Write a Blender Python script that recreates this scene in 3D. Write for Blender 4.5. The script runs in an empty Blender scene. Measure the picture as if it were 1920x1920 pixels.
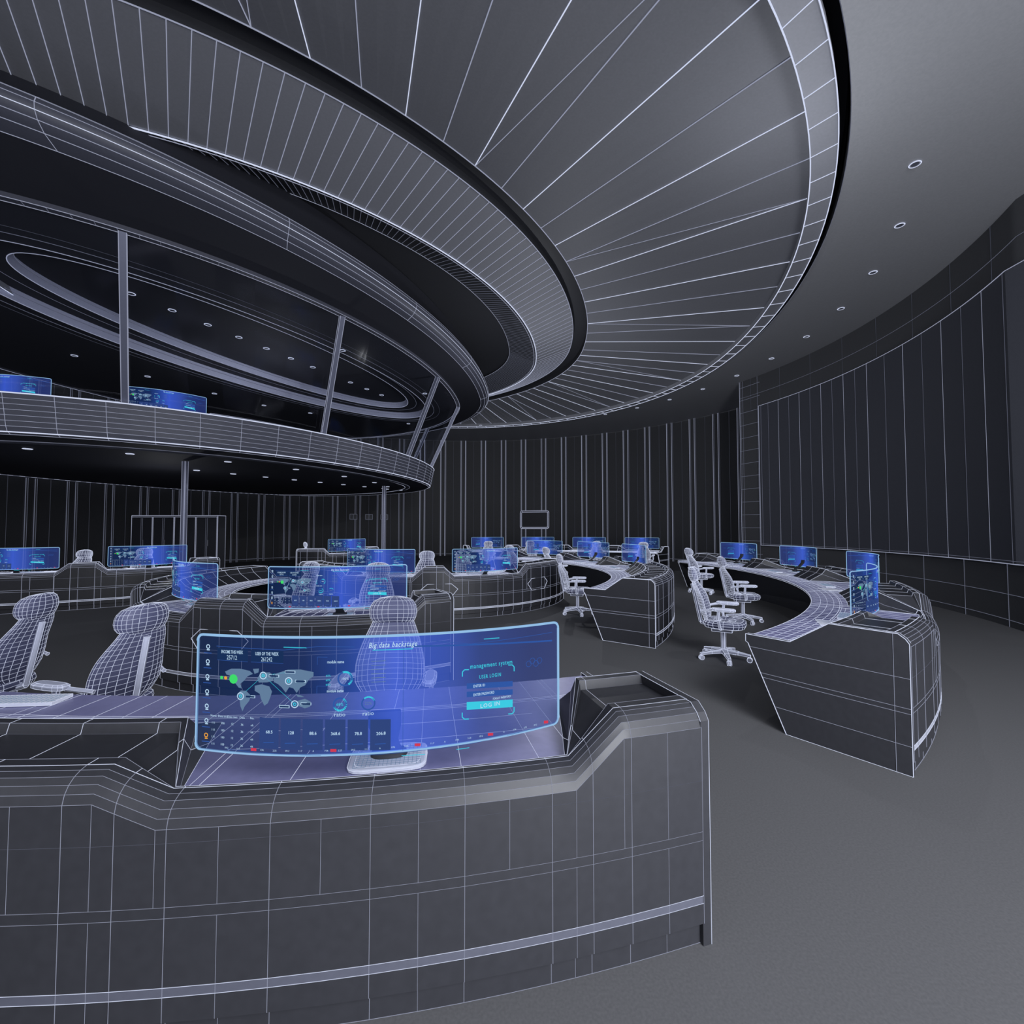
import bpy, math, random
from mathutils import Vector
random.seed(3)
S=bpy.context.scene
try:
    S.view_settings.view_transform='Standard'
except Exception as e: print(e)
pi=math.pi
def rad(a): return a*pi/180
# ---------------------------------------------------------------- materials
def pmat(name,col,rough=.5,metal=0,spec=.5,noise=0,nscale=40,emit=None,es=0):
    m=bpy.data.materials.new(name); m.use_nodes=True
    nt=m.node_tree; b=nt.nodes['Principled BSDF']
    b.inputs['Base Color'].default_value=(*col,1); b.inputs['Roughness'].default_value=rough
    b.inputs['Metallic'].default_value=metal
    if 'Specular IOR Level' in b.inputs: b.inputs['Specular IOR Level'].default_value=spec
    if noise:
        tc=nt.nodes.new('ShaderNodeTexCoord'); n=nt.nodes.new('ShaderNodeTexNoise'); n.inputs['Scale'].default_value=nscale
        n.inputs['Detail'].default_value=4
        r=nt.nodes.new('ShaderNodeValToRGB')
        r.color_ramp.elements[0].position=.3; r.color_ramp.elements[1].position=.7
        r.color_ramp.elements[0].color=(*[c*(1-noise) for c in col],1)
        r.color_ramp.elements[1].color=(*[c*(1+noise) for c in col],1)
        nt.links.new(tc.outputs['Object'],n.inputs['Vector']); nt.links.new(n.outputs['Fac'],r.inputs['Fac'])
        nt.links.new(r.outputs['Color'],b.inputs['Base Color'])
    return m
def emat(name,col,s):
    m=bpy.data.materials.new(name); m.use_nodes=True; nt=m.node_tree; nt.nodes.clear()
    o=nt.nodes.new('ShaderNodeOutputMaterial'); e=nt.nodes.new('ShaderNodeEmission')
    e.inputs['Color'].default_value=(*col,1); e.inputs['Strength'].default_value=s
    nt.links.new(e.outputs[0],o.inputs[0]); return m
M={}
M['floor']=pmat('carpet_grey',(.084,.084,.088),.85,0,.2,.10,90)
M['wall']=pmat('wall_dark',(.042,.043,.047),.6,0,.3,.08,30)
M['wallr']=pmat('wall_screen',(.038,.040,.050),.6,0,.3,.06,30)
M['pil']=pmat('pilaster',(.080,.083,.096),.5,0,.4,.05,30)
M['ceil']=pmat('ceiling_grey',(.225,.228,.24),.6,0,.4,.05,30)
M['fan']=pmat('ceiling_fan_panels',(.15,.153,.168),.6,0,.3,.05,30)
M['strip']=pmat('ceiling_strip',(.20,.204,.225),.6,0,.3,.04,30)
M['dark']=pmat('dark_metal',(.030,.031,.036),.6,0,.3,.05,30)
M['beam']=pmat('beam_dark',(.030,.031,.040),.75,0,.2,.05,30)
M['rim']=pmat('beam_rim',(.065,.068,.09),.55,0,.4,.05,30)
M['lip']=pmat('lip_light',(.40,.41,.52),.6,0,.4,.05,30)
M['desk']=pmat('desk_body',(.022,.0225,.027),.45,0,.35,.08,25)
M['desktop']=pmat('desk_surface',(.18,.18,.33),.4,0,.4,.06,25)
M['trim']=pmat('desk_trim',(.28,.29,.34),.5,0,.4,.03,25)
M['chair']=pmat('chair_fabric',(.065,.07,.13),.6,0,.4,.05,60)
M['chairb']=pmat('chair_plastic',(.42,.44,.54),.4,0,.5,.03,60)
M['white']=pmat('white_plastic',(.75,.77,.85),.4,0,.5,.02,60)
M['metal']=pmat('column_metal',(.16,.17,.23),.4,.4,.5,.03,30)
M['wb']=emat('wire_bright',(.72,.78,1.0),.90)
M['wm']=emat('wire_mid',(.66,.71,.95),.44)
M['wd']=emat('wire_dim',(.60,.65,.9),.17)
M['wx']=emat('wire_faint',(.58,.64,.9),.07)
M['frame']=emat('screen_frame',(.34,.60,.92),.85)
M['cyan']=emat('ui_cyan',(.05,.62,.80),.95)
M['uiw']=emat('ui_white',(.55,.78,1.0),.9)
M['blue']=emat('ui_blue',(.05,.16,.62),.6)
M['map']=emat('ui_map',(.20,.34,.55),.6)
M['green']=emat('ui_green',(.05,.7,.15),1.0)
M['red']=emat('ui_red',(.7,.05,.1),.9)
M['orange']=emat('ui_orange',(.9,.4,.05),.9)
M['uid']=emat('ui_deep',(.02,.06,.20),.5)
M['tile']=emat('ui_tile',(.05,.10,.34),.6)
def screenmat():
    m=bpy.data.materials.new('screen_glass'); m.use_nodes=True; nt=m.node_tree; nt.nodes.clear()
    N=nt.nodes.new; L=nt.links.new
    o=N('ShaderNodeOutputMaterial'); tc=N('ShaderNodeTexCoord'); sp=N('ShaderNodeSeparateXYZ')
    L(tc.outputs['Object'],sp.inputs[0])
    mr=N('ShaderNodeMapRange'); mr.inputs['From Min'].default_value=-.72; mr.inputs['From Max'].default_value=.72
    L(sp.outputs['X'],mr.inputs['Value'])
    r=N('ShaderNodeValToRGB'); cr=r.color_ramp
    cr.elements[0].position=0; cr.elements[0].color=(.008,.024,.085,1)
    cr.elements[1].position=1; cr.elements[1].color=(.03,.05,.20,1)
    for p,c in((.3,(.012,.034,.15,1)),(.40,(.025,.075,.36,1)),(.53,(.06,.14,.80,1)),(.56,(.055,.13,.72,1)),(.66,(.05,.11,.56,1)),(.75,(.03,.065,.30,1)),(.9,(.025,.045,.20,1))):
        e=cr.elements.new(p); e.color=c
    L(mr.outputs[0],r.inputs[0])
    em=N('ShaderNodeEmission'); em.inputs['Strength'].default_value=1.3; L(r.outputs[0],em.inputs[0])
    tr=N('ShaderNodeBsdfTransparent'); tr.inputs[0].default_value=(.80,.86,1,1)
    ad=N('ShaderNodeMixShader'); ad.inputs[0].default_value=.54
    L(tr.outputs[0],ad.inputs[1]); L(em.outputs[0],ad.inputs[2]); L(ad.outputs[0],o.inputs[0])
    return m
M['screen']=screenmat()
def glassmat():
    m=bpy.data.materials.new('clear_glass'); m.use_nodes=True; nt=m.node_tree; nt.nodes.clear()
    N=nt.nodes.new; L=nt.links.new
    o=N('ShaderNodeOutputMaterial'); t=N('ShaderNodeBsdfTransparent'); t.inputs[0].default_value=(.93,.95,1,1)
    g=N('ShaderNodeBsdfGlossy'); g.inputs['Roughness'].default_value=.08
    x=N('ShaderNodeMixShader'); x.inputs[0].default_value=.03
    L(t.outputs[0],x.inputs[1]); L(g.outputs[0],x.inputs[2]); L(x.outputs[0],o.inputs[0]); return m
M['glass']=glassmat()
# ---------------------------------------------------------------- mesh builder
class MB:
    def __init__(s): s.v=[]; s.f=[]; s.m=[]; s.sm=[]; s.slots=[]
    def mi(s,k):
        if k not in s.slots: s.slots.append(k)
        return s.slots.index(k)
    def add(s,vs,fs,k,sm=False):
        o=len(s.v); s.v+= [tuple(p) for p in vs]; i=s.mi(k)
        for f in fs: s.f.append(tuple(a+o for a in f)); s.m.append(i); s.sm.append(sm)
    def tube(s,p,q,r,k):
        p=Vector(p); q=Vector(q); d=q-p
        if d.length<1e-6: return
        d.normalize(); a=d.cross(Vector((0,0,1)))
        if a.length<.05: a=d.cross(Vector((1,0,0)))
        a.normalize(); b=d.cross(a)
        vs=[]
        for c in(p,q):
            for j in range(3):
                t=2*pi*j/3; vs.append(c+a*(r*math.cos(t))+b*(r*math.sin(t)))
        s.add(vs,[(0,1,4,3),(1,2,5,4),(2,0,3,5)],k)
    def line(s,pts,r,k,closed=False):
        n=len(pts)
        for i in range(n if closed else n-1): s.tube(pts[i],pts[(i+1)%n],r,k)
    def grid(s,rows,k,sm=False,cu=False,cv=False):
        n=len(rows); c=len(rows[0]); vs=[p for r in rows for p in r]; fs=[]
        for i in range(n if cv else n-1):
            for j in range(c if cu else c-1):
                a=i*c+j; b=i*c+(j+1)%c; d=((i+1)%n)*c+(j+1)%c; e=((i+1)%n)*c+j
                fs.append((a,b,d,e))
        s.add(vs,fs,k,sm)
    def poly(s,pts,k): s.add(pts,[tuple(range(len(pts)))],k)
    def box(s,c,h,k,rot=0,wr=0,wk='wb'):
        cx,cy,cz=c; ca,sa=math.cos(rot),math.sin(rot); P=[]
        for z in(-1,1):
            for x,y in((-1,-1),(1,-1),(1,1),(-1,1)):
                X=x*h[0];Y=y*h[1]; P.append((cx+X*ca-Y*sa,cy+X*sa+Y*ca,cz+z*h[2]))
        s.add(P,[(3,2,1,0),(4,5,6,7),(0,1,5,4),(1,2,6,5),(2,3,7,6),(3,0,4,7)],k)
        if wr:
            for a,b in((0,1),(1,2),(2,3),(3,0),(4,5),(5,6),(6,7),(7,4),(0,4),(1,5),(2,6),(3,7)): s.tube(P[a],P[b],wr,wk)
    def cyl(s,p,q,r,k,n=16,wr=0,wk='wb',r2=None):
        p=Vector(p);q=Vector(q);d=(q-p).normalized(); a=d.cross(Vector((0,0,1)))
        if a.length<.05:a=d.cross(Vector((1,0,0)))
        a.normalize();b=d.cross(a); r2=r if r2 is None else r2
        R=[[c+a*(rr*math.cos(2*pi*j/n))+b*(rr*math.sin(2*pi*j/n)) for j in range(n)] for c,rr in((p,r),(q,r2))]
        s.grid(R,k,True,cu=True); s.poly(R[0][::-1],k); s.poly(R[1],k)
        if wr:
            for rg in R: s.line(rg,wr,wk,True)
            for j in range(0,n,2): s.tube(R[0][j],R[1][j],wr,wk)
    def mesh(s,name):
        me=bpy.data.meshes.new(name); me.from_pydata(s.v,[],s.f)
        for k in s.slots: me.materials.append(M[k])
        me.polygons.foreach_set('material_index',s.m); me.polygons.foreach_set('use_smooth',s.sm)
        me.update(); return me
    def obj(s,name,loc=(0,0,0),rot=0,sc=1):
        return place(name,s.mesh(name),loc,rot,sc)
def place(name,me,loc,rot=0,sc=1):
    o=bpy.data.objects.new(name,me); o.location=loc; o.rotation_euler=(0,0,rot); o.scale=(sc,sc,sc)
    S.collection.objects.link(o); return o
def clip(x,y,R=14.25):
    dx=x+2.5;dy=y-13.7;d=math.hypot(dx,dy)
    if d>R: return (-2.5+dx*R/d,13.7+dy*R/d)
    return (x,y)
def ell(c,a,bn,bf,th,z,cl=True):
    x=c[0]+a*math.cos(th); y=c[1]+(bn if math.sin(th)<0 else bf)*math.sin(th)
    if cl: x,y=clip(x,y)
    return (x,y,z)
# ---------------------------------------------------------------- room shell
RC=(-2.5,13.7); RR=14.4
mb=MB(); mb.poly([(-22,-6,0),(14,-6,0),(14,32,0),(-22,32,0)],'floor'); mb.obj('floor')
mb=MB(); HW=8.6
def W(a,z,r=RR): return (RC[0]+r*math.cos(rad(a)),RC[1]+r*math.sin(rad(a)),z)
a0,a1=10,216
st=[a0+i*1.0 for i in range(int(a1-a0)+1)]
mb.grid([[W(a,0) for a in st],[W(a,HW) for a in st]],'wall',True)
a=a0+2
while a<a1:
    w=.42
    for (x0,x1,rr) in((a-w-.24,a-w+.0,RR-.09),(a+w,a+w+.24,RR-.09)):
        P=[W(x0,0),W(x0,0,rr),W(x1,0,rr),W(x1,0)]
        Q=[(p[0],p[1],HW-.1) for p in P]
        mb.grid([P,Q],'pil')
        mb.tube(P[1],Q[1],.008,'wd'); mb.tube(P[2],Q[2],.013,'wm' if 20<a<105 else 'wd')
    mb.tube(W(a+2.5,0,RR-.01),W(a+2.5,HW,RR-.01),.006,'wx')
    a+=5
for z in(.12,): mb.line([W(a,z,RR-.02) for a in st],.008,'wd')
mb.obj('wall_back')
# right protruding wall
mb=MB(); PC=(-2.2,12.2); PR=11.6
def PW(t,z,off=0):
    if t>=-25:
        r=PR-off; return (PC[0]+r*math.cos(rad(t)),PC[1]+r*math.sin(rad(t)),z)
    s=(-25-t); e=PW(-25,z,off); return (e[0]-.01*s,e[1]-s*.25,z)
ts=[23-i*1.0 for i in range(49)]+[-29,-33,-37,-41,-45,-49,-53]
HT=7.15
mb.grid([[PW(t,0) for t in ts],[PW(t,HT) for t in ts]],'wall',True)
e=PW(23,0); f=W(9,0)
mb.poly([(e[0],e[1],0),(f[0],f[1],0),(f[0],f[1],HT),(e[0],e[1],HT)],'wall')
mb.tube((e[0],e[1],0),(e[0],e[1],HT),.012,'wm')
pt=[18.5-i*1.0 for i in range(44)]+[-29,-33,-37,-41]
zl,zh=1.10,6.0
mb.grid([[PW(t,zl,.0) for t in pt],[PW(t,zl,.12) for t in pt],[PW(t,zh,.12) for t in pt],[PW(t,zh,0) for t in pt]],'wallr',False)
p0=pt[0]; mb.grid([[PW(p0,zl),PW(p0,zh)],[PW(p0,zl,.12),PW(p0,zh,.12)]],'pil')
mb.line([PW(t,zl,.125) for t in pt],.008,'wm'); mb.line([PW(t,zh,.125) for t in pt],.008,'wm')
mb.line([PW(t,zl+.05,.125) for t in pt],.004,'wd')
mb.tube(PW(p0,zl,.125),PW(p0,zh,.125),.011,'wm'); mb.tube(PW(p0-.5,zl,.125),PW(p0-.5,zh,.125),.006,'wd')
t=p0-2.0; j=0
while t>-41:
    mb.tube(PW(t,zl,.122),PW(t,zh,.122),.0055 if t>-10 else .0042,'wm' if j%2 else 'wd')
    t-=2.1 if t>-2 else 3.1
    j+=1
for z in(.12,.56): mb.line([PW(t,z,.01) for t in ts],.005,'wd')
mb.line([PW(t,zh+.50,.01) for t in ts],.005,'wd')
for t in range(20,-50,-6):
    mb.tube(PW(t,0,.005),PW(t,zl,.005),.005,'wd'); mb.tube(PW(t+.6,zh,.005),PW(t+.6,HT,.005),.005,'wx')
for k in range(15):
    z=.3+k*.47
    mb.line([PW(t,z,.01) for t in(22.9,21.5,20,18.7)],.007,'wd')
for t in(22.7,22.3,19.2): mb.tube(PW(t,0,.01),PW(t,HT,.01),.006,'wd')
mb.obj('wall_right')
# ---------------------------------------------------------------- ceiling
mb=MB(); CC=(-2.7,14.2); CR=9.6
def Cp(a,r,z):
    s=math.sin(rad(a)); k=12.3/9.6 if s<0 else 9.9/9.6
    return (CC[0]+r*math.cos(rad(a)),CC[1]+r*k*s,z)
ang=[i*3 for i in range(121)]
def outer(a,z):
    lo,hi=CR+.25,20
    for _ in range(30):
        m=(lo+hi)/2; p=Cp(a,m,0)
        if math.hypot(p[0]-RC[0],p[1]-RC[1])<RR-.02: lo=m
        else: hi=m
    return Cp(a,lo,z)
ZA=7.12
mb.grid([[Cp(a,CR+.12,ZA) for a in ang],[outer(a,ZA) for a in ang]],'ceil',True)
mb.grid([[Cp(a,CR+.12,ZA) for a in ang],[Cp(a,CR+.12,ZA+.5) for a in ang],[Cp(a,CR-.28,ZA+.5) for a in ang]],'dark')
mb.grid([[Cp(a,CR,7.2) for a in ang],[Cp(a,CR,7.06) for a in ang],[Cp(a,CR-.3,7.06) for a in ang],[Cp(a,CR-.3,7.2) for a in ang]],'strip')
fa=[i*1.5 for i in range(241)]
mb.line([Cp(a,CR,7.05) for a in fa],.009,'wb'); mb.line([Cp(a,CR-.3,7.05) for a in fa],.010,'wb')
for a in range(-110,112,3): mb.tube(Cp(a,CR,7.055),Cp(a,CR-.3,7.055),.007,'wb')
mb.line([Cp(a,CR+.12,ZA) for a in fa],.005,'wd')
BC=(-9.6,15.8); n=135
def Bp(t,z,d=0): return ell(BC,12.1-d,12.1-d,9-d,rad(65*t),z,False)
def Cq(t,z): return Cp(100*t,CR-.3,z)
T=[-1.25+2.25*i/n for i in range(n+1)]
mb.grid([[Bp(t,8.0) for t in T],[Cq(t,7.2) for t in T]],'fan')
for i in range(0,n+1,3): mb.tube(Bp(T[i],7.99),Cq(T[i],7.19),.008,'wb' if i%2==0 else 'wm')
for i in range(6,n-3,15):
    mb.tube(Bp(T[i],7.985),Cq(T[i+3],7.19),.006,'wm')
mb.line([Bp(t,7.99) for t in T],.010,'wm')
mb.grid([[Bp(t,8.0) for t in T],[Bp(t,8.2) for t in T],[Bp(t,8.2,.45) for t in T],[Bp(t,8.05,.45) for t in T]],'dark')
mb.line([Bp(t,8.04,.45) for t in T],.010,'wm')
AC=(-9.97,17.0)
def Ap(t,z,d=0): return ell(AC,10.87-d,10.87-d,7.2-d,rad(68*t),z,False)
mb.grid([[Ap(t,8.0) for t in T],[Bp(t,8.05,.45) for t in T]],'strip')
n2=112
for i in range(n2+1):
    t=-1.25+2.25*i/n2; mb.tube(Ap(t,7.99),Bp(t,8.04,.45),.0065,'wm')
mb.line([Ap(t,7.98) for t in T],.015,'wb'); mb.line([Ap(t,7.985,.08) for t in T],.008,'wm')
mb.grid([[Ap(t,8.0) for t in T],[Ap(t,8.4,1.0) for t in T]],'dark')
for i in range(200):
    t=-1.25+2.25*i/200; mb.tube(Ap(t,7.99),Ap(t+.03,8.39,1.0),.005,'wd')
mb.line([Ap(t,8.38,1.0) for t in T],.006,'wm')
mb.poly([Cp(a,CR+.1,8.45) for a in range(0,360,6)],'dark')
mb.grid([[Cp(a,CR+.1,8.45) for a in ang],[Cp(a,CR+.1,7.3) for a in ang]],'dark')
mb.obj('ceiling')
mb=MB()
def downlight(x,y,z,r=.07):
    n=14
    R0=[(x+r*math.cos(2*pi*j/n),y+r*math.sin(2*pi*j/n),z-.012) for j in range(n)]
    R1=[(x+r*.72*math.cos(2*pi*j/n),y+r*.72*math.sin(2*pi*j/n),z-.012) for j in range(n)]
    R2=[(p[0],p[1],z) for p in R0]
    mb.grid([R2,R0,R1],'trim',False,cu=True); mb.line(R0,.009,'wb',True); mb.poly(R1[::-1],'rim')
for k in range(-1,14): 
    a=rad(-30+9.0*k); downlight(-2.2+10.55*math.cos(a),13.2+10.55*math.sin(a),ZA)
mb.obj('recessed_downlights')
# ---------------------------------------------------------------- mezzanine
EC=(-11.5,18.5); NT=144
TH=[-pi+2*pi*i/NT for i in range(NT)]
slab=lambda th,z,d=0: ell(EC,8.1-d,10.5-d,6.7-d,th,z)
mb=MB()
zs=[3.50,3.60,3.70,3.80,3.90,4.0,4.1,4.2]
prof=[(.12,3.46),(.04,3.5)]+[(0-.02*i,z) for i,z in enumerate(zs[1:])]+[(-.08,4.22),(.05,4.24),(.12,4.2),(.16,3.62)]
rows=[[slab(t,z,d) for t in TH] for d,z in prof]
mb.grid(rows,'rim',False,cu=True)
for i,(d,z) in enumerate(prof[:-1]):
    mb.line(rows[i],.006 if i not in(1,8) else .015,'wm' if i not in (1,8) else 'wb',True)
for i in range(0,NT,2): 
    if -2.6<TH[i]<1.6: mb.line([r[i] for r in rows[:-2]],.006,'wm')
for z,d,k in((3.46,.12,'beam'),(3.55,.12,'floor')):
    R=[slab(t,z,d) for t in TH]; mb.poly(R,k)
for d in(.9,1.1): mb.line([slab(t,3.455,d) for t in TH],.01,'wd' if d==.9 else 'wm',True)
mb.grid([[slab(t,3.46,.9) for t in TH],[slab(t,3.42,1.0) for t in TH],[slab(t,3.46,1.1) for t in TH]],'rim',False,cu=True)
mb.obj('mezzanine_balcony')
mb=MB()
for th,d in((-82,1.8),(-66,1.8),(-50,1.8),(-36,1.8),(-22,1.8),(-8,1.8),(6,1.8),(20,1.8)):
    p=slab(rad(th),3.455,d); downlight(p[0],p[1],3.445,.08)
for i in range(9):
    x=-9.5+i*.55; y=13.6+i*.9; downlight(x,y,3.445,.08)
mb.obj('recessed_downlights')
head=lambda th,z,d=0: ell(EC,9.3-d,12.5-d,8.0-d,th,z)
mb=MB()
pr=[(9.3,12.5,8.0,6.98),(10.2,14.2,8.4,7.0),(10.36,14.5,8.5,7.03),(10.46,14.66,8.55,7.09),(10.52,14.74,8.6,7.17),(10.54,14.76,8.6,7.26),(10.5,14.72,8.6,7.35),(10.42,14.62,8.55,7.42),(10.3,14.45,8.5,7.46),(10.1,14.1,8.1,7.5),(9.9,13.8,7.9,8.4)]
TH2=[-pi+2*pi*i/216 for i in range(216)]
rows=[[ell(EC,a,b,c,t,z) for t in TH2] for a,b,c,z in pr]
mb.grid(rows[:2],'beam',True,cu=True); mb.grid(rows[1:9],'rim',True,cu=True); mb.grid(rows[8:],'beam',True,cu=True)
for i in range(1,9): mb.line(rows[i],.006,'wm' if i not in(4,8) else 'wb',True)
for i in range(0,216,9):
    if -2.4<TH2[i]<1.5: mb.line([r[i] for r in rows[1:9]],.006,'wm')
hr=[[head(t,z,d) for t in TH2] for d,z in((.0,6.98),(.0,6.9),(.14,6.9),(.14,6.98))]
mb.grid(hr,'rim',False,cu=True)
for i in(1,2): mb.line(hr[i],.007,'wm',True)
for i in range(216):
    if -2.4<TH2[i]<1.5: mb.tube(hr[1][i],hr[2][i],.005,'wd')
HC=Vector((-7.6,14.7)); U=Vector((.40,.9165)); V=Vector((.9165,-.40))
def hole(t,a,b,z):
    p=HC+U*(a*math.cos(t))+V*(b*math.sin(t)); return (p.x,p.y,z)
def inside(x,y):
    dx=(x-EC[0])/9.15; dy=(y-EC[1]); dy/= (12.35 if dy<0 else 7.85)
    return dx*dx+dy*dy<1 and math.hypot(x+2.5,y-13.7)<14.2
HTt=[2*pi*i/120 for i in range(120)]
def outp(t):
    h=hole(t,7.3,2.8,0); d=Vector((h[0],h[1]))-HC; lo,hi=1.0,8.0
    for _ in range(30):
        m=(lo+hi)/2; p=HC+d*m
        if inside(p.x,p.y): lo=m
        else: hi=m
    p=HC+d*lo; return (p.x,p.y,6.95)
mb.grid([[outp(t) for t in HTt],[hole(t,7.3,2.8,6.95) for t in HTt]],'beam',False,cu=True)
mb.grid([[hole(t,7.3,2.8,6.95) for t in HTt],[hole(t,7.25,2.75,7.2) for t in HTt]],'lip',False,cu=True)
mb.grid([[hole(t,7.25,2.75,7.2) for t in HTt],[hole(t,6.3,2.0,7.2) for t in HTt]],'beam',False,cu=True)
mb.grid([[hole(t,6.3,2.0,7.2) for t in HTt],[hole(t,6.25,1.95,7.42) for t in HTt]],'lip',False,cu=True)
mb.poly([hole(t,6.25,1.95,7.42) for t in HTt],'beam')
for a,b,z,k,r in((7.3,2.8,6.945,'wm',.010),(7.22,2.72,7.1,'wd',.006),(6.75,2.35,7.195,'wd',.006),(6.3,2.0,7.195,'wm',.01),(6.2,1.9,7.33,'wd',.006),(7.7,3.1,6.945,'wd',.007),(8.0,3.35,6.945,'wx',.006)):
    mb.line([hole(t,a,b,z) for t in HTt],r,k,True)
mb.obj('upper_storey_roof')
mb=MB()
for i in range(11):
    s=-4.2+i*.92; p=HC+U*s; downlight(p.x,p.y,7.415,.085)
for x,y in((-14.5,12.5),(-13.3,13.6),(-12.6,15.5),(-11.6,17.5),(-10.6,19.2),(-5.2,22.6),(-3.4,17.5),(-5.0,13.2),(-9.2,20.5)):
    downlight(x,y,6.945,.08)
mb.obj('recessed_downlights')
for tb,tt in((-63.3,-59.6),(-37.4,-37.4),(-14.3,-14.3),(6,6),(40,40),(-90,-84)):
    mb=MB(); b=Vector(slab(rad(tb),4.24,.02)); t=Vector(head(rad(tt),6.9,.06))
    d=(t-b).normalized(); sd=d.cross(Vector((0,0,1))).normalized(); nn=d.cross(sd)
    hw=.055; R=[]
    for c in(b,t): R.append([c+sd*(hw*x)+nn*(hw*y) for x,y in((-1,-1),(1,-1),(1,1),(-1,1))])
    mb.grid(R,'metal',False,cu=True); 
    for j in range(4): mb.tube(R[0][j],R[1][j],.008,'wm')
    mb.obj('inclined_post')
mb=MB()
gt=[rad(-100+i*4) for i in range(38)]
mb.grid([[slab(t,4.25,.15) for t in gt],[head(t,6.90,.18) for t in gt]],'glass'); mb.obj('window_1')
for x,y in((-8.5,11.75),(-5.27,18.65)):
    mb=MB(); mb.cyl((x,y,0),(x,y,3.43),.075,'metal',12); 
    for j in range(0,12,2):
        a=2*pi*j/12; mb.tube((x+.076*math.cos(a),y+.076*math.sin(a),0),(x+.076*math.cos(a),y+.076*math.sin(a),3.43),.006,'wm')
    mb.cyl((x,y,0),(x,y,.04),.13,'metal',16)
    mb.obj('support_column')
# ---------------------------------------------------------------- monitor
SR=1.8
def sc(u,v,off=0): 
    a=u/SR; r=SR+off
    return (r*math.sin(a), SR-r*math.cos(a), v)
mon=MB()
us=[-.725+1.45*i/32 for i in range(33)]
V0,V1=.115,.545
mon.grid([[sc(u,V0) for u in us],[sc(u,V1) for u in us]],'screen',True)
rc=.025; bd=[]
for cx,cy,s0 in((.725-rc,V1-rc,0),(-.725+rc,V1-rc,90),(-.725+rc,V0+rc,180),(.725-rc,V0+rc,270)):
    for k in range(5):
        a=rad(s0+k*22.5); bd.append((cx+rc*math.cos(a),cy+rc*math.sin(a)))
    nx={0:(-1,0),90:None,180:(1,0),270:None}[s0]
    if nx:
        e=bd[-1]
        for k in range(1,20): bd.append((e[0]+nx[0]*(1.45-2*rc)*k/20,e[1]))
mon.line([sc(u,v) for u,v in bd],.0055,'frame',True)
def P(x,y):
    f=(x-375)/670.; yt=1188-23*f+6*4*f*(1-f)*.6; yb=1395-40*f+60*f*(1-f)
    return (-.725+1.45*f, V0+.43*(yb-y)/(yb-yt))
OFF=.002
def spoly(pts,k,off=OFF):
    q=[P(*p) for p in pts]; mon.poly([sc(u,v,off) for u,v in q][::-1],k)
def srect(x0,y0,x1,y1,k,off=OFF):
    nx=max(1,int((x1-x0)/25)); a=[x0+(x1-x0)*i/nx for i in range(nx+1)]
    mon.grid([[sc(*P(x,y1),off) for x in a],[sc(*P(x,y0),off) for x in a]],k)
def sline(pts,k,w=.0011,off=OFF):
    q=[P(*p) for p in pts]
    full=[]
    for i in range(len(q)-1):
        n=max(1,int(abs(q[i+1][0]-q[i][0])/.06))
        for j in range(n): full.append((q[i][0]+(q[i+1][0]-q[i][0])*j/n,q[i][1]+(q[i+1][1]-q[i][1])*j/n))
    full.append(q[-1]); mon.line([sc(u,v,off) for u,v in full],w,k)
def sring(x,y,r,w,k,a0=0,a1=360):
    u0,v0=P(x,y); n=24; sx=.00215
    R=[[sc(u0+rr*sx*math.cos(rad(a0+(a1-a0)*i/n)),v0+rr*sx*math.sin(rad(a0+(a1-a0)*i/n)),OFF+.0008) for i in range(n+1)] for rr in(r-w,r)]
    mon.grid(R,k)
def sdisc(x,y,r,k):
    u0,v0=P(x,y); mon.poly([sc(u0+r*.00215*math.cos(2*pi*i/16),v0+r*.00215*math.sin(2*pi*i/16),OFF+.001) for i in range(16)],k)
def stext(s,x,y,h,k,bold=False,sp=1.0,sh=0,wmax=None):
    cu=bpy.data.curves.new('t','FONT'); cu.body=s; cu.size=h*.00215/.7; cu.align_x='CENTER'; cu.align_y='CENTER'; cu.resolution_u=2
    cu.space_character=sp; cu.shear=sh
    if bold: cu.offset=cu.size*.012
    o=bpy.data.objects.new('t',cu); S.collection.objects.link(o)
    bpy.context.view_layer.update()
    dg=bpy.context.evaluated_depsgraph_get(); me=o.evaluated_get(dg).to_mesh()
    u0,v0=P(x,y); kx=1
    if wmax and len(me.vertices):
        ww=max(v.co.x for v in me.vertices)-min(v.co.x for v in me.vertices); kx=wmax*.00215/ww
    vs=[sc(u0+v.co.x*kx,v0+v.co.y,OFF+.002) for v in me.vertices]
    fs=[tuple(p.vertices) for p in me.polygons]
    o.evaluated_get(dg).to_mesh_clear(); bpy.data.objects.remove(o); bpy.data.curves.remove(cu)
    mon.add(vs,fs,k)
stext('Big data backstage',724,1196,9,'uiw',True,1.15,.25,82)
sline([(690,1206),(758,1204)],'cyan',.0016)
sline([(415,1207),(540,1208),(600,1200),(660,1200)],'blue'); sline([(790,1190),(860,1198),(1030,1184)],'blue')
sline([(540,1203),(580,1203)],'cyan',.0014); sline([(885,1190),(915,1189)],'cyan',.0016)
for (x0,x1,t,nn) in((417,476,'INCOME THIS WEEK','25712'),(482,540,'USER OF THE WEEK','261242')):
    srect(x0,1210,x1,1231,'uid'); stext(t,(x0+x1)/2,1216,5.6,'uiw',True,1,0,42); stext(nn,(x0+x1)/2,1226,7.5,'uiw',False,1,0,20)
    sline([(x0,1232),(x1,1232)],'blue',.0008)
for i,y in enumerate((1209,1236,1263,1290,1316,1342,1368)):
    k='uiw' if i<6 else 'orange'
    sring(398,y,4,1.6,k); srect(395,y+5,401,y+7,k); srect(389,y+11,405,y+12.4,'blue')
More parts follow.
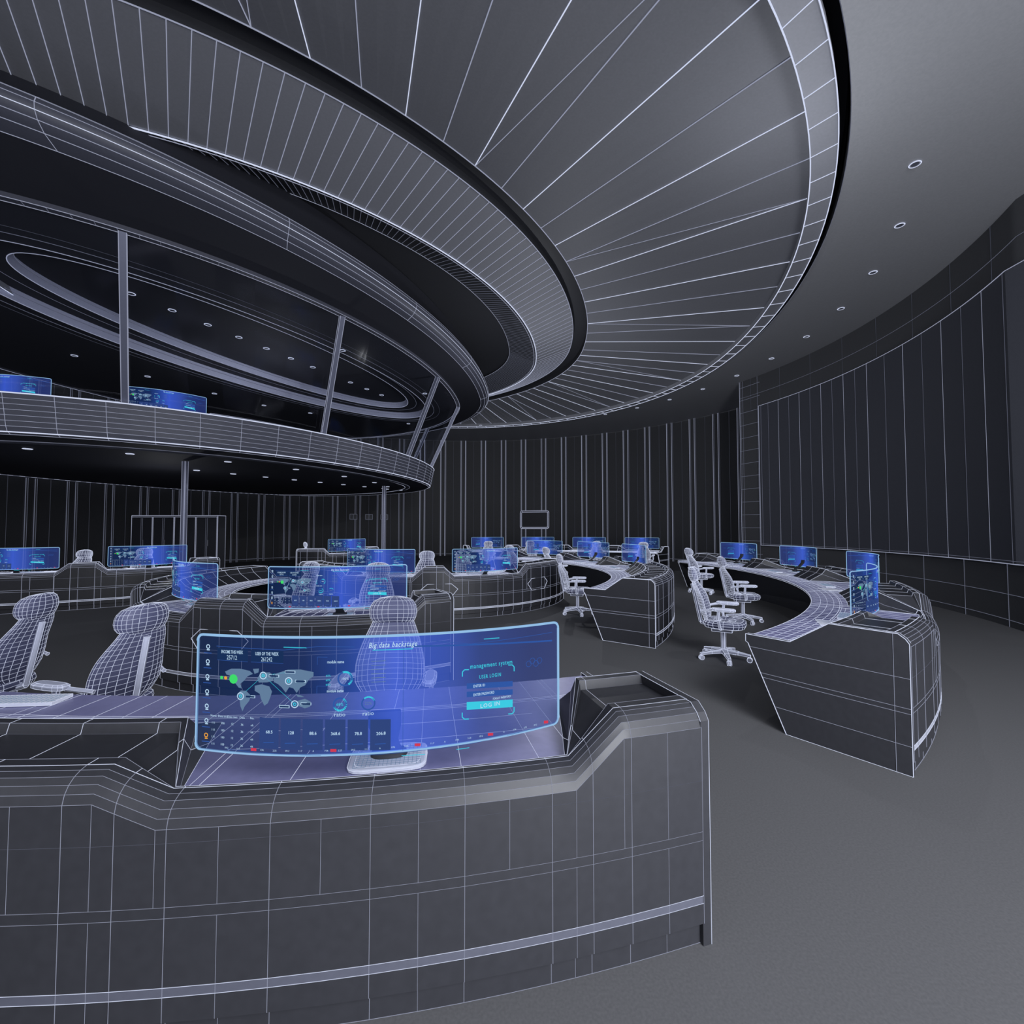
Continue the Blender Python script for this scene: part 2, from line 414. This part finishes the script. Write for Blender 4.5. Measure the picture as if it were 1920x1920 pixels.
for pl in ([(433,1252),(445,1246),(462,1245),(480,1248),(486,1253),(476,1258),(470,1266),(463,1272),(466,1280),(460,1279),(452,1270),(447,1260),(436,1257)],
    [(486,1244),(497,1243),(496,1250),(489,1253)],
    [(464,1284),(474,1284),(483,1292),(480,1302),(472,1312),(468,1321),(464,1312),(462,1298),(459,1290)],
    [(490,1274),(502,1271),(516,1274),(521,1283),(518,1294),(514,1304),(508,1309),(502,1298),(499,1288),(490,1283)],
    [(494,1260),(502,1250),(516,1249),(524,1254),(522,1264),(512,1267),(497,1268)],
    [(524,1252),(548,1243),(570,1242),(592,1246),(592,1253),(584,1260),(578,1270),(570,1274),(564,1284),(558,1276),(551,1274),(545,1284),(538,1275),(531,1269),(524,1266)],
    [(566,1298),(578,1294),(588,1299),(587,1308),(578,1311),(567,1307)],
    [(562,1286),(571,1288),(577,1291),(566,1291)]): spoly(pl,'map')
sdisc(450,1264,8,'green'); sdisc(427,1263,3,'green'); sdisc(435,1263,3,'orange'); 
for x,y in((505,1255),(550,1263),(464,1294),(561,1304)):
    sring(x,y,6.5,1.6,'uiw'); sring(x,y,3,1.4,'cyan')
for x,y in((524,1255),(570,1263),(482,1294),(580,1303),(543,1309),(552,1247)):
    srect(x-9,y-2.4,x+9,y+2.4,'uiw'); srect(x-8,y-1.5,x+8,y+1.5,'uid',OFF+.001)
sline([(505,1255),(552,1247)],'cyan',.0006); sline([(464,1294),(505,1255)],'cyan',.0006); sline([(505,1255),(561,1304)],'cyan',.0006)
for y,t in((1227,'module name'),(1279,'module name')):
    stext(t,629,y,5,'uiw',True,1,0,28); sline([(598,y-8),(598,y+6)],'blue',.0008); sline([(598,y-8),(615,y-8)],'blue',.0008)
sring(645,1257,13,3,'blue'); sring(645,1257,13,3.4,'cyan',-60,110); stext('100%',645,1257,4,'uiw')
sring(637,1303,12,3,'blue'); sring(637,1303,12,3.2,'cyan',200,420); stext('68%',637,1303,5,'cyan')
sring(684,1301,12,2.5,'blue'); sring(684,1301,12,2.6,'cyan',20,130); stext('22%',684,1301,5,'map')
stext('ratio',637,1321,7,'uiw'); stext('ratio',684,1319,7,'uiw')
for i in range(3): stext('60%',617,1252+i*8,3.4,'cyan')
for i in range(6): sline([(688,1226+i*7.5),(712,1225+i*7.5)],'map',.0012)
for i in range(5):
    for j in range(5): stext(('Name','Data one','Data two','Data','No.')[j] if i==0 else ('111','100','12','36','ok')[j],413+j*18.5,1332+i*12.5,3.6,'uiw')
for i,t in enumerate(('68.5','128','88.6','368.6','78.8','206.8')):
    x=500+i*37.5; srect(x,1330,x+34,1385,'tile'); stext(t,x+18,1355,5,'uiw',True); sline([(x+8,1374),(x+26,1373)],'blue',.0015,OFF+.002)
stext('management system',900,1237,8,'cyan',True,1.2,0,82)
for (x,y,dx,dy) in((845,1245,1,1),(945,1240,-1,1),(845,1335,1,-1),(945,1330,-1,-1)):
    sline([(x,y+12*dy),(x,y+4*dy),(x+4*dx,y),(x+12*dx,y)],'cyan',.0022)
stext('USER LOGIN',897,1258,6.5,'cyan',True,1.2,0,42)
for y,t,x,wm in((1275,'ENTER ID',876,22),(1290,'ENTER PASSWORD',885,40)):
    srect(853,y-5,942,y+5,'blue'); stext(t,x,y,4.8,'uiw',True,1,0,wm)
stext('FORGOT PASSWORD?',920,1299,3.8,'uiw',True,1,0,36)
srect(853,1304,942,1318,'cyan'); stext('LOG IN',897,1311,7,'uiw',True,1.2)
srect(745,1198,1030,1201,'blue'); sline([(742,1200),(742,1388)],'blue',.0008)
for i in range(4): sring(980+i*8-4,1240-(i%2)*5,6,1,'blue')
sline([(440,1390),(700,1393),(860,1380),(1035,1352)],'blue',.0008)
def yb(x): 
    f=(x-375)/670.; return 1395-40*f+60*f*(1-f)-9
for x in(490,627,767,898,1015): srect(x-5,yb(x)-2.5,x+5,yb(x)+2.5,'red')
for i in range(26):
    x=440+i*22
    if min(abs(x-q) for q in(490,627,767,898,1015))>9: stext(('09.2','11.7','A','F7R','2.25')[i%5],x,yb(x),2.8,'uiw')
sline([(740,1396),(780,1395)],'cyan',.0015); sline([(835,1389),(858,1387)],'cyan',.0015)
def pring(hx,hy,cy,z,n=20,p=5):
    R=[]
    for j in range(n):
        a=2*pi*j/n; c,s_=math.cos(a),math.sin(a)
        R.append((hx*math.copysign(abs(c)**(2/p),c),cy+hy*math.copysign(abs(s_)**(2/p),s_),z))
    return R
ft=[pring(.155,.11,.19,.001),pring(.155,.11,.19,.010),pring(.147,.103,.19,.014)]
mon.grid(ft,'white',False,cu=True); mon.poly(ft[-1],'white')
fi=[pring(.13,.087,.19,.0142)]
for r in (ft[1],fi[0]): mon.line(r,.001,'wb',True)
for i in range(17): 
    x=-.13+.26*i/16; mon.tube((x,.105,.0145),(x,.275,.0145),.0007,'map')
for i in range(11): 
    y=.105+.17*i/10; mon.tube((-.13,y,.0145),(.13,y,.0145),.0007,'map')
mon.grid([pring(.055,.018,.22,.014,12),pring(.042,.016,.19,.06,12),pring(.045,.015,.10,.12,12),pring(.06,.012,.03,.2,12),pring(.06,.01,.02,.26,12)],'dark',True,cu=True)
mon.grid([pring(.075,.045,.20,.015,16,2.5),pring(.07,.04,.20,.03,16,2.5),pring(.05,.02,.20,.035,16,2.5)],'dark',True,cu=True)
MON=mon.mesh('curved_monitor')
def monitor(x,y,z,rot,s=1): place('curved_monitor',MON,(x,y,z),rot,s)
kb=MB(); kb.box((0,0,.008),(.20,.065,.008),'white',0,.0012)
for i in range(1,5): kb.tube((-.2,-.065+.026*i,.0165),(.2,-.065+.026*i,.0165),.0009,'map')
for i in range(1,15): kb.tube((-.2+.4*i/15,-.065,.0165),(-.2+.4*i/15,.065,.0165),.0009,'map')
KB=kb.mesh('keyboard')
pp=MB(); pp.box((0,0,.002),(.10,.145,.002),'white',0,.001); PAP=pp.mesh('notepad')
# ---------------------------------------------------------------- chair
def chair_mesh(wr,name):
    c=MB()
    def loft(rows,k,cap=True,wk='wb'):
        c.grid(rows,k,True,cu=True)
        if cap: c.poly(rows[0][::-1],k); c.poly(rows[-1],k)
        for r in rows: c.line(r,wr,wk,True)
        n=len(rows[0])
        for j in range(n): c.line([r[j] for r in rows],wr,wk)
    def se(hx,hy,cx,cy,z,n=20,p=3.2):
        R=[]
        for j in range(n):
            a=2*pi*j/n+.0001; C,s_=math.cos(a),math.sin(a)
            R.append((cx+hx*math.copysign(abs(C)**(2/p),C),cy+hy*math.copysign(abs(s_)**(2/p),s_),z))
        return R
    loft([se(.20,.19,0,.02,.415),se(.245,.235,0,.02,.43),se(.255,.25,0,.02,.465),se(.25,.245,0,.02,.495),se(.22,.215,0,.02,.51),se(.14,.13,0,.02,.505),se(.05,.05,0,.02,.50)],'chair')
    def brow(w,th,y,z,wrap):
        R=[]; n=26
        for j in range(n):
            a=2*pi*j/n; C,s_=math.cos(a),math.sin(a)
            x=w*math.copysign(abs(C)**.75,C); yy=y+th*math.copysign(abs(s_)**.8,s_)+wrap*(x/w)**2
            R.append((x,yy,z))
        return R
    L=[]
    for i in range(15):
        t=i/14; z=.50+.50*t; w=.15+.095*min(1,t/.22)**.6 if t<.22 else .245
        if t>.4: w=.245-.095*((t-.4)/.6)**1.5
        L.append((w,.02+.01*math.sin(pi*t),-.205-.035*math.sin(pi*min(1,t*1.6))*.4-.15*t**1.3,z,.02+.045*math.sin(pi*min(1,t+.1))))
    loft([brow(*l) for l in L],'chair')
    yb_=-.355
    Hh=[(.13,.02,yb_,.985,.02),(.155,.04,yb_+.004,1.005,.028),(.168,.052,yb_+.004,1.03,.034),(.175,.058,yb_,1.06,.036),(.174,.058,yb_-.004,1.09,.036),(.166,.053,yb_-.008,1.12,.034),(.145,.042,yb_-.014,1.15,.028),(.10,.026,yb_-.018,1.17,.015),(.04,.01,yb_-.02,1.178,.004)]
    loft([brow(*l) for l in Hh],'chair')
    c.cyl((0,-.05,.40),(0,-.27,.46),.025,'chairb',8,wr); c.cyl((0,-.27,.46),(0,-.37,.95),.022,'chairb',8,wr)
    for sx in(-1,1):
        pth=[(sx*.17,0,.42),(sx*.28,-.01,.44),(sx*.305,-.03,.55),(sx*.30,-.02,.665)]
        for i in range(3): c.cyl(pth[i],pth[i+1],.018,'chairb',8,wr)
        loft([se(.03,.11,sx*.30,.03,.66,14),se(.045,.14,sx*.30,.03,.67,14),se(.045,.14,sx*.30,.03,.69,14),se(.03,.12,sx*.30,.03,.70,14)],'chairb')
        c.cyl((sx*.29,-.09,.67),(sx*.23,-.24,.64),.014,'chairb',8,wr)
    c.box((0,-.01,.39),(.10,.12,.025),'chairb',0,wr)
    c.cyl((0,0,.12),(0,0,.37),.028,'chairb',12,wr); c.cyl((0,0,.08),(0,0,.14),.05,'chairb',12,wr)
    for k in range(5):
        a=2*pi*k/5+.3; ca,sa=math.cos(a),math.sin(a); px,py=-sa,ca; R=[]
        for r,w,z0,z1 in((.03,.03,.085,.135),(.17,.025,.08,.115),(.31,.016,.065,.09)):
            R.append([(ca*r+px*w,sa*r+py*w,z0),(ca*r+px*w,sa*r+py*w,z1),(ca*r-px*w,sa*r-py*w,z1),(ca*r-px*w,sa*r-py*w,z0)])
        loft(R,'chairb')
        for s_ in(-.022,.006): c.cyl((ca*.3+px*s_,sa*.3+py*s_,.03),(ca*.3+px*(s_+.016),sa*.3+py*(s_+.016),.03),.03,'chairb',10,wr)
    return c.mesh(name)
CH=[chair_mesh(.0013,'office_chair_near'),chair_mesh(.0026,'office_chair_mid'),chair_mesh(.0038,'office_chair_far')]
def chair(x,y,rot,z=0):
    d=math.hypot(x,y); place('office_chair',CH[0 if d<5.6 else 1 if d<9.5 else 2],(x,y,z),rad(rot))
# ---------------------------------------------------------------- desks
def desk(c,a,b,p0,p1,mons,z0=0,wr=.003,D=1.12,seg=.12,kbs=True,step=3,wk='wb',hexat=None,ms=1,dense=True,amp=None,over={},trim='trim'):
    mb=MB(); Rm=(a+b)/2; L=abs(rad(p1-p0))*Rm; n=max(12,int(L/seg))
    ph=[p0+(p1-p0)*i/n for i in range(n+1)]
    extra=[]
    for m in mons:
        for s in(-.92,-.72,.72,.92):
            q=m+s/Rm*180/pi
            if min(p0,p1)<q<max(p0,p1): extra.append(q)
    ph=sorted(set(ph+extra))
    def fr(p):
        t=rad(p); O=Vector((c[0]+a*math.cos(t),c[1]+b*math.sin(t))); N=-Vector((math.cos(t)/a,math.sin(t)/b)).normalized(); return O,N
    def kf(p):
        k=1
        for m in mons:
            d=abs(rad(p-m))*Rm; k=min(k,max(0,min(1,(d-.72)/.2)))
        return k
    def prof(k,p):
        H=.79+(amp(p) if amp else .17)*k; B=.10+.38*k; F=lambda f:.09+(B-.09)*f; rz=.04*k
        return [(.02,0),(.02,.08),(0,.09),(0,.17),(0,.20),(0,.42),(0,.455),(0,.66),(0,H-.085),(.008,H-.055),(.022,H-.032),(.042,H-.015),(.065,H-.005),(.09,H),
          (F(.12),H),(F(.15),H-rz),(F(.85),H-rz),(F(.88),H),(B,H),(B+.015+.05*k,.755+.12*k*(H-.79)/.17),(B+.02+.24*k,.75),(D-.30,.75),(D-.02,.75),(D,.74),(D,.715),(D-.03,.70),(.52,.70),(.52,0)]
    cols=[]
    for p in ph:
        O,N=fr(p); cols.append([(O.x+N.x*r,O.y+N.y*r,z0+z) for r,z in prof(kf(p),p)])
    for j in range(27):
        mt=trim if j==3 else 'trim' if j==23 else 'desktop' if j in(20,21,22) else 'desk'
        mb.grid([[cc[j] for cc in cols],[cc[j+1] for cc in cols]],mt,7<j<13)
    for j,w,k in((0,1,'wm'),(3,1,wk),(4,1,wk),(5,.7,'wm'),(6,.7,'wm'),(7,.6,'wd'),(8,.8,'wm'),(9,.6,'wm'),(10,.6,'wm'),(11,.6,'wm'),(12,.6,'wm'),(13,.9,wk),(14,.6,'wm'),(16,.5,'wd'),(17,.7,'wm'),(18,1,wk),(19,.7,'wm'),(20,1,wk),(21,.9,wk),(23,1.3,wk),(24,.8,wk)):
        mb.line([cc[j] for cc in cols],wr*w,k)
    for r in ((.55,.62,.69,.76,.80,.88,.95,1.02) if dense else (.45,.62,.78,.80)):
        pts=[]
        for p in ph:
            O,N=fr(p); pts.append((O.x+N.x*r,O.y+N.y*r,z0+(.751 if kf(p)<.1 or r>.76 else .73)))
        mb.line(pts,wr*.6,'wb')
    for i in range(0,len(ph),step):
        cc=cols[i]; mb.line(cc[0:14],wr*.8,'wm'); mb.line(cc[13:24],wr*.8,wk)
    for i in range(0,len(ph)):
        if i%step==0: continue
        cc=cols[i]
        if dense or i%3==1: mb.line(cc[20:24],wr*.6,wk)
        if i%step==1:
            if i%2: mb.line(cc[6:9],wr*.6,'wm')
            if i%4==1: mb.line(cc[0:6],wr*.6,'wm')
    for e,sg in((0,-1),(len(ph)-1,1)):
        O,N=fr(ph[e]); t=Vector((-N.y,N.x)); 
        tt=Vector((cols[e][0][0]-cols[e-sg][0][0],cols[e][0][1]-cols[e-sg][0][1])).normalized()
        if t.dot(tt)<0: t=-t
        k=kf(ph[e]); H=.79+.17*k; B=.10+.38*k
        out=[(0.0,0),(0.0,H-.06),(.02,H-.03),(.06,H),(B,H),(B+.26*k+.02,.765),(D,.765),(D,.70),(D-.02,.69),(.80,0)]
        Q=[[ (O.x+N.x*r+t.x*o,O.y+N.y*r+t.y*o,z0+z) for r,z in out] for o in(-.005,.035)]
        mb.grid(Q,'desk',False,cu=True); mb.poly(Q[1],'desk'); mb.poly(Q[0][::-1],'desk')
        mb.line(Q[1],wr*1.1,wk,True); mb.line(Q[0][1:9],wr,wk)
        def pt(r,z): return (O.x+N.x*r+t.x*.036,O.y+N.y*r+t.y*.036,z0+z)
        def rin(z): return .80+(D-.02-.80)*z/.69
        for z in(.2,.42,.455,.66): mb.tube(pt(0,z),pt(rin(z),z),wr*.6,'wm')
        mb.line([pt(.80,0),pt(D-.02,.69)],wr*1.3,wk)
        mb.line([pt(.09,0),pt(.09,H)],wr*.6,'wm')
    if hexat is not None:
        for hx in hexat:
            pts=[]
            for dx,z in((-.34,.56),(-.22,.66),(.22,.66),(.34,.56),(.22,.42),(-.22,.42)):
                O,N=fr(hx+dx/Rm*180/pi); pts.append((O.x-N.x*.004,O.y-N.y*.004,z0+z))
            mb.line(pts,wr,wk,True)
    mb.obj('curved_console_desk')
    for m in mons:
        O,N=fr(m); phm=math.atan2(-N.y,-N.x)
        if m in over:
            x,y,r=over[m]; monitor(x,y,z0+.7515,rad(r),ms)
        else: monitor(O.x+N.x*.10,O.y+N.y*.10,z0+.7515,phm+pi/2,ms)
        if kbs:
            place('keyboard',KB,(O.x+N.x*.72,O.y+N.y*.72,z0+.7545),phm-pi/2+.05)
            tv=Vector((-N.y,N.x)); place('notepad',PAP,(O.x+N.x*.80+tv.x*.5,O.y+N.y*.80+tv.y*.5,z0+.7545),phm+.3)
desk((-1.9,10.6),9.1,9.1,-112,-72.85,[-80.9,-98.5],wr=.0013,seg=.16,step=2,dense=False,amp=lambda p:.17 if p>-85 else .09,kbs=False,trim='rim')
place('keyboard',KB,(-2.66,2.5,.7545),.08)
desk((-2.6,10.4),9.0,9.0,-53.4,20,[-42,-21,-4,11],wr=.0028,step=3,over={-42:(3.72,4.64,47)})
desk((-2.9,10.06),6.1,6.1,-35.8,62,[8,28,48],wr=.0040,step=3)
desk((-2.4,7.7),3.1,3.1,-205,-56.4,[-79,-124],wr=.0026,step=3,hexat=[-101,-165],over={-124:(-3.98,5.46,-37)})
desk((-1.9,11.6),3.2,3.2,-150,-12,[-102,-62],wr=.0042,step=3,hexat=[-80,-40])
desk((-11.8,13.9),5.2,5.2,-118,-30,[-97,-70,-45],wr=.005,step=4)
desk((1,12),8.2,8.2,50,112,[57,73,89,105],wr=.007,step=4)
desk((-7.2,17.8),1.9,1.9,-100,10,[-45],wr=.007,step=3)
desk(EC,7.1,9.3,-92,-30,[-83,-60.5],z0=3.555,wr=.006,step=4,ms=1.1)
for x,y,r in [(-2.88,3.25,76),(-4.12,3.6,98),(-.86,3.12,186),
              (2.75,5.95,-120),(4.2,8.3,-105),(4.95,11.9,-85),
              (1.3,9.05,-100),(1.25,12.6,-70),(.2,14.0,-50),
              (-1.95,6.5,190),(-3.25,6.7,150),
              (-1.95,9.95,175),(-.95,10.2,215),
              (-10.2,10.55,185),(-9.4,11.5,205),
              (-7.35,17.0,-70),(.7,18.6,5),(3.4,18.1,-15),(-1.0,18.4,10),(5.0,17.1,-25)]:
    chair(x,y,r)
# ---------------------------------------------------------------- wall display
mb=MB(); ang_=rad(90-15.8); d=Vector((math.cos(ang_),math.sin(ang_))); base=Vector((RC[0],RC[1]))+d*14.22
tx=Vector((-d.y,d.x))
def wp(x,z,o=0): return (base.x+tx.x*x-d.x*o,base.y+tx.y*x-d.y*o,z)
def rr(hx,hz,cz,r,o):
    R=[]
    for cx,cy,s0 in((hx-r,hz-r,0),(-hx+r,hz-r,90),(-hx+r,-hz+r,180),(hx-r,-hz+r,270)):
        for k in range(4):
            a=rad(s0+k*30); R.append(wp(cx+r*math.cos(a),cz+cy+r*math.sin(a),o))
    return R
A=[rr(.88,.54,2.2,.12,0),rr(.88,.54,2.2,.12,.07),rr(.80,.46,2.2,.06,.08),rr(.80,.46,2.2,.06,.06)]
mb.grid(A,'pil',False,cu=True); mb.poly(A[-1],'dark'); mb.poly(A[0][::-1],'dark')
mb.line(A[1],.022,'wm',True); mb.line(A[2],.018,'wm',True)
for j in range(0,16,3): mb.tube(A[1][j],A[2][j],.015,'wm')
mb.obj('wall_display')
mb=MB(); x0=-15.35; w=.87; y0=18.3
mb.box((x0+2*w,y0+.25,1.1),(2*w,.25,1.1),'pil',0,.012,'wm')
for i in range(4):
    cx=x0+w*(i+.5); mb.box((cx,y0-.01,1.1),(w/2-.02,.015,1.04),'wallr',0,.010,'wm')
    for s in(-1,1): mb.tube((cx+s*.03,y0-.03,.1),(cx+s*.03,y0-.03,2.1),.006,'wd')
    mb.box((cx+.06,y0-.04,1.1),(.012,.02,.12),'trim')
mb.obj('storage_cabinet')
mb=MB()
for a in(103,106.5,110,):
    t=rad(a+8); d=Vector((math.cos(t),math.sin(t))); p=Vector(RC)+d*14.28; tx=Vector((-d.y,d.x))
    q=[(p.x+tx.x*x,p.y+tx.y*x,z) for x,z in((-.2,2.2),(.2,2.2),(.2,2.5),(-.2,2.5))]
    mb.poly(q,'pil'); mb.line(q,.01,'wd',True)
    mb.tube(((q[0][0]+q[1][0])/2,(q[0][1]+q[1][1])/2,2.2),((q[0][0]+q[1][0])/2,(q[0][1]+q[1][1])/2,2.5),.008,'wd')
mb.obj('wall_panel_box')
# ---------------------------------------------------------------- light
w=bpy.data.worlds.new('world'); S.world=w; w.use_nodes=True
bg=w.node_tree.nodes['Background']; bg.inputs[0].default_value=(.78,.81,.92,1); bg.inputs[1].default_value=1.0
def area(loc,tgt,size,e,col=(.9,.93,1)):  # added fill lights, unseen behind the camera, to brighten floor and ceiling
    l=bpy.data.lights.new('area','AREA'); l.size=size; l.energy=e; l.color=col; l.shape='DISK'
    o=bpy.data.objects.new('fill_light',l); o.location=loc
    o.rotation_euler=(Vector(tgt)-Vector(loc)).to_track_quat('-Z','Y').to_euler(); S.collection.objects.link(o)
area((3.5,-2.5,5.5),(4,9,0),3,620)
area((3,-3.5,1.5),(4,10,8),3,850)
def pl(loc,e,r=.0,col=(.9,.93,1)):  # added mid-air fill points without fixtures, lifting dome, mezzanine and upper storey
    l=bpy.data.lights.new('fill_point_data','POINT'); l.energy=e; l.shadow_soft_size=r; l.color=col
    o=bpy.data.objects.new('fill_point',l); o.location=loc; S.collection.objects.link(o)
pl((1.0,14,4.5),260); pl((-10,13,2.2),25); pl((-8,15,5.4),80); pl((3.5,6,5.5),80)
# ---------------------------------------------------------------- camera
cd=bpy.data.cameras.new('camera'); cd.sensor_width=36; cd.lens=850/1920*36; cd.clip_end=200; cd.clip_start=.05
co=bpy.data.objects.new('camera',cd); co.location=(0,0,1.7); co.rotation_euler=(rad(90+2.02),0,0)
S.collection.objects.link(co); S.camera=co
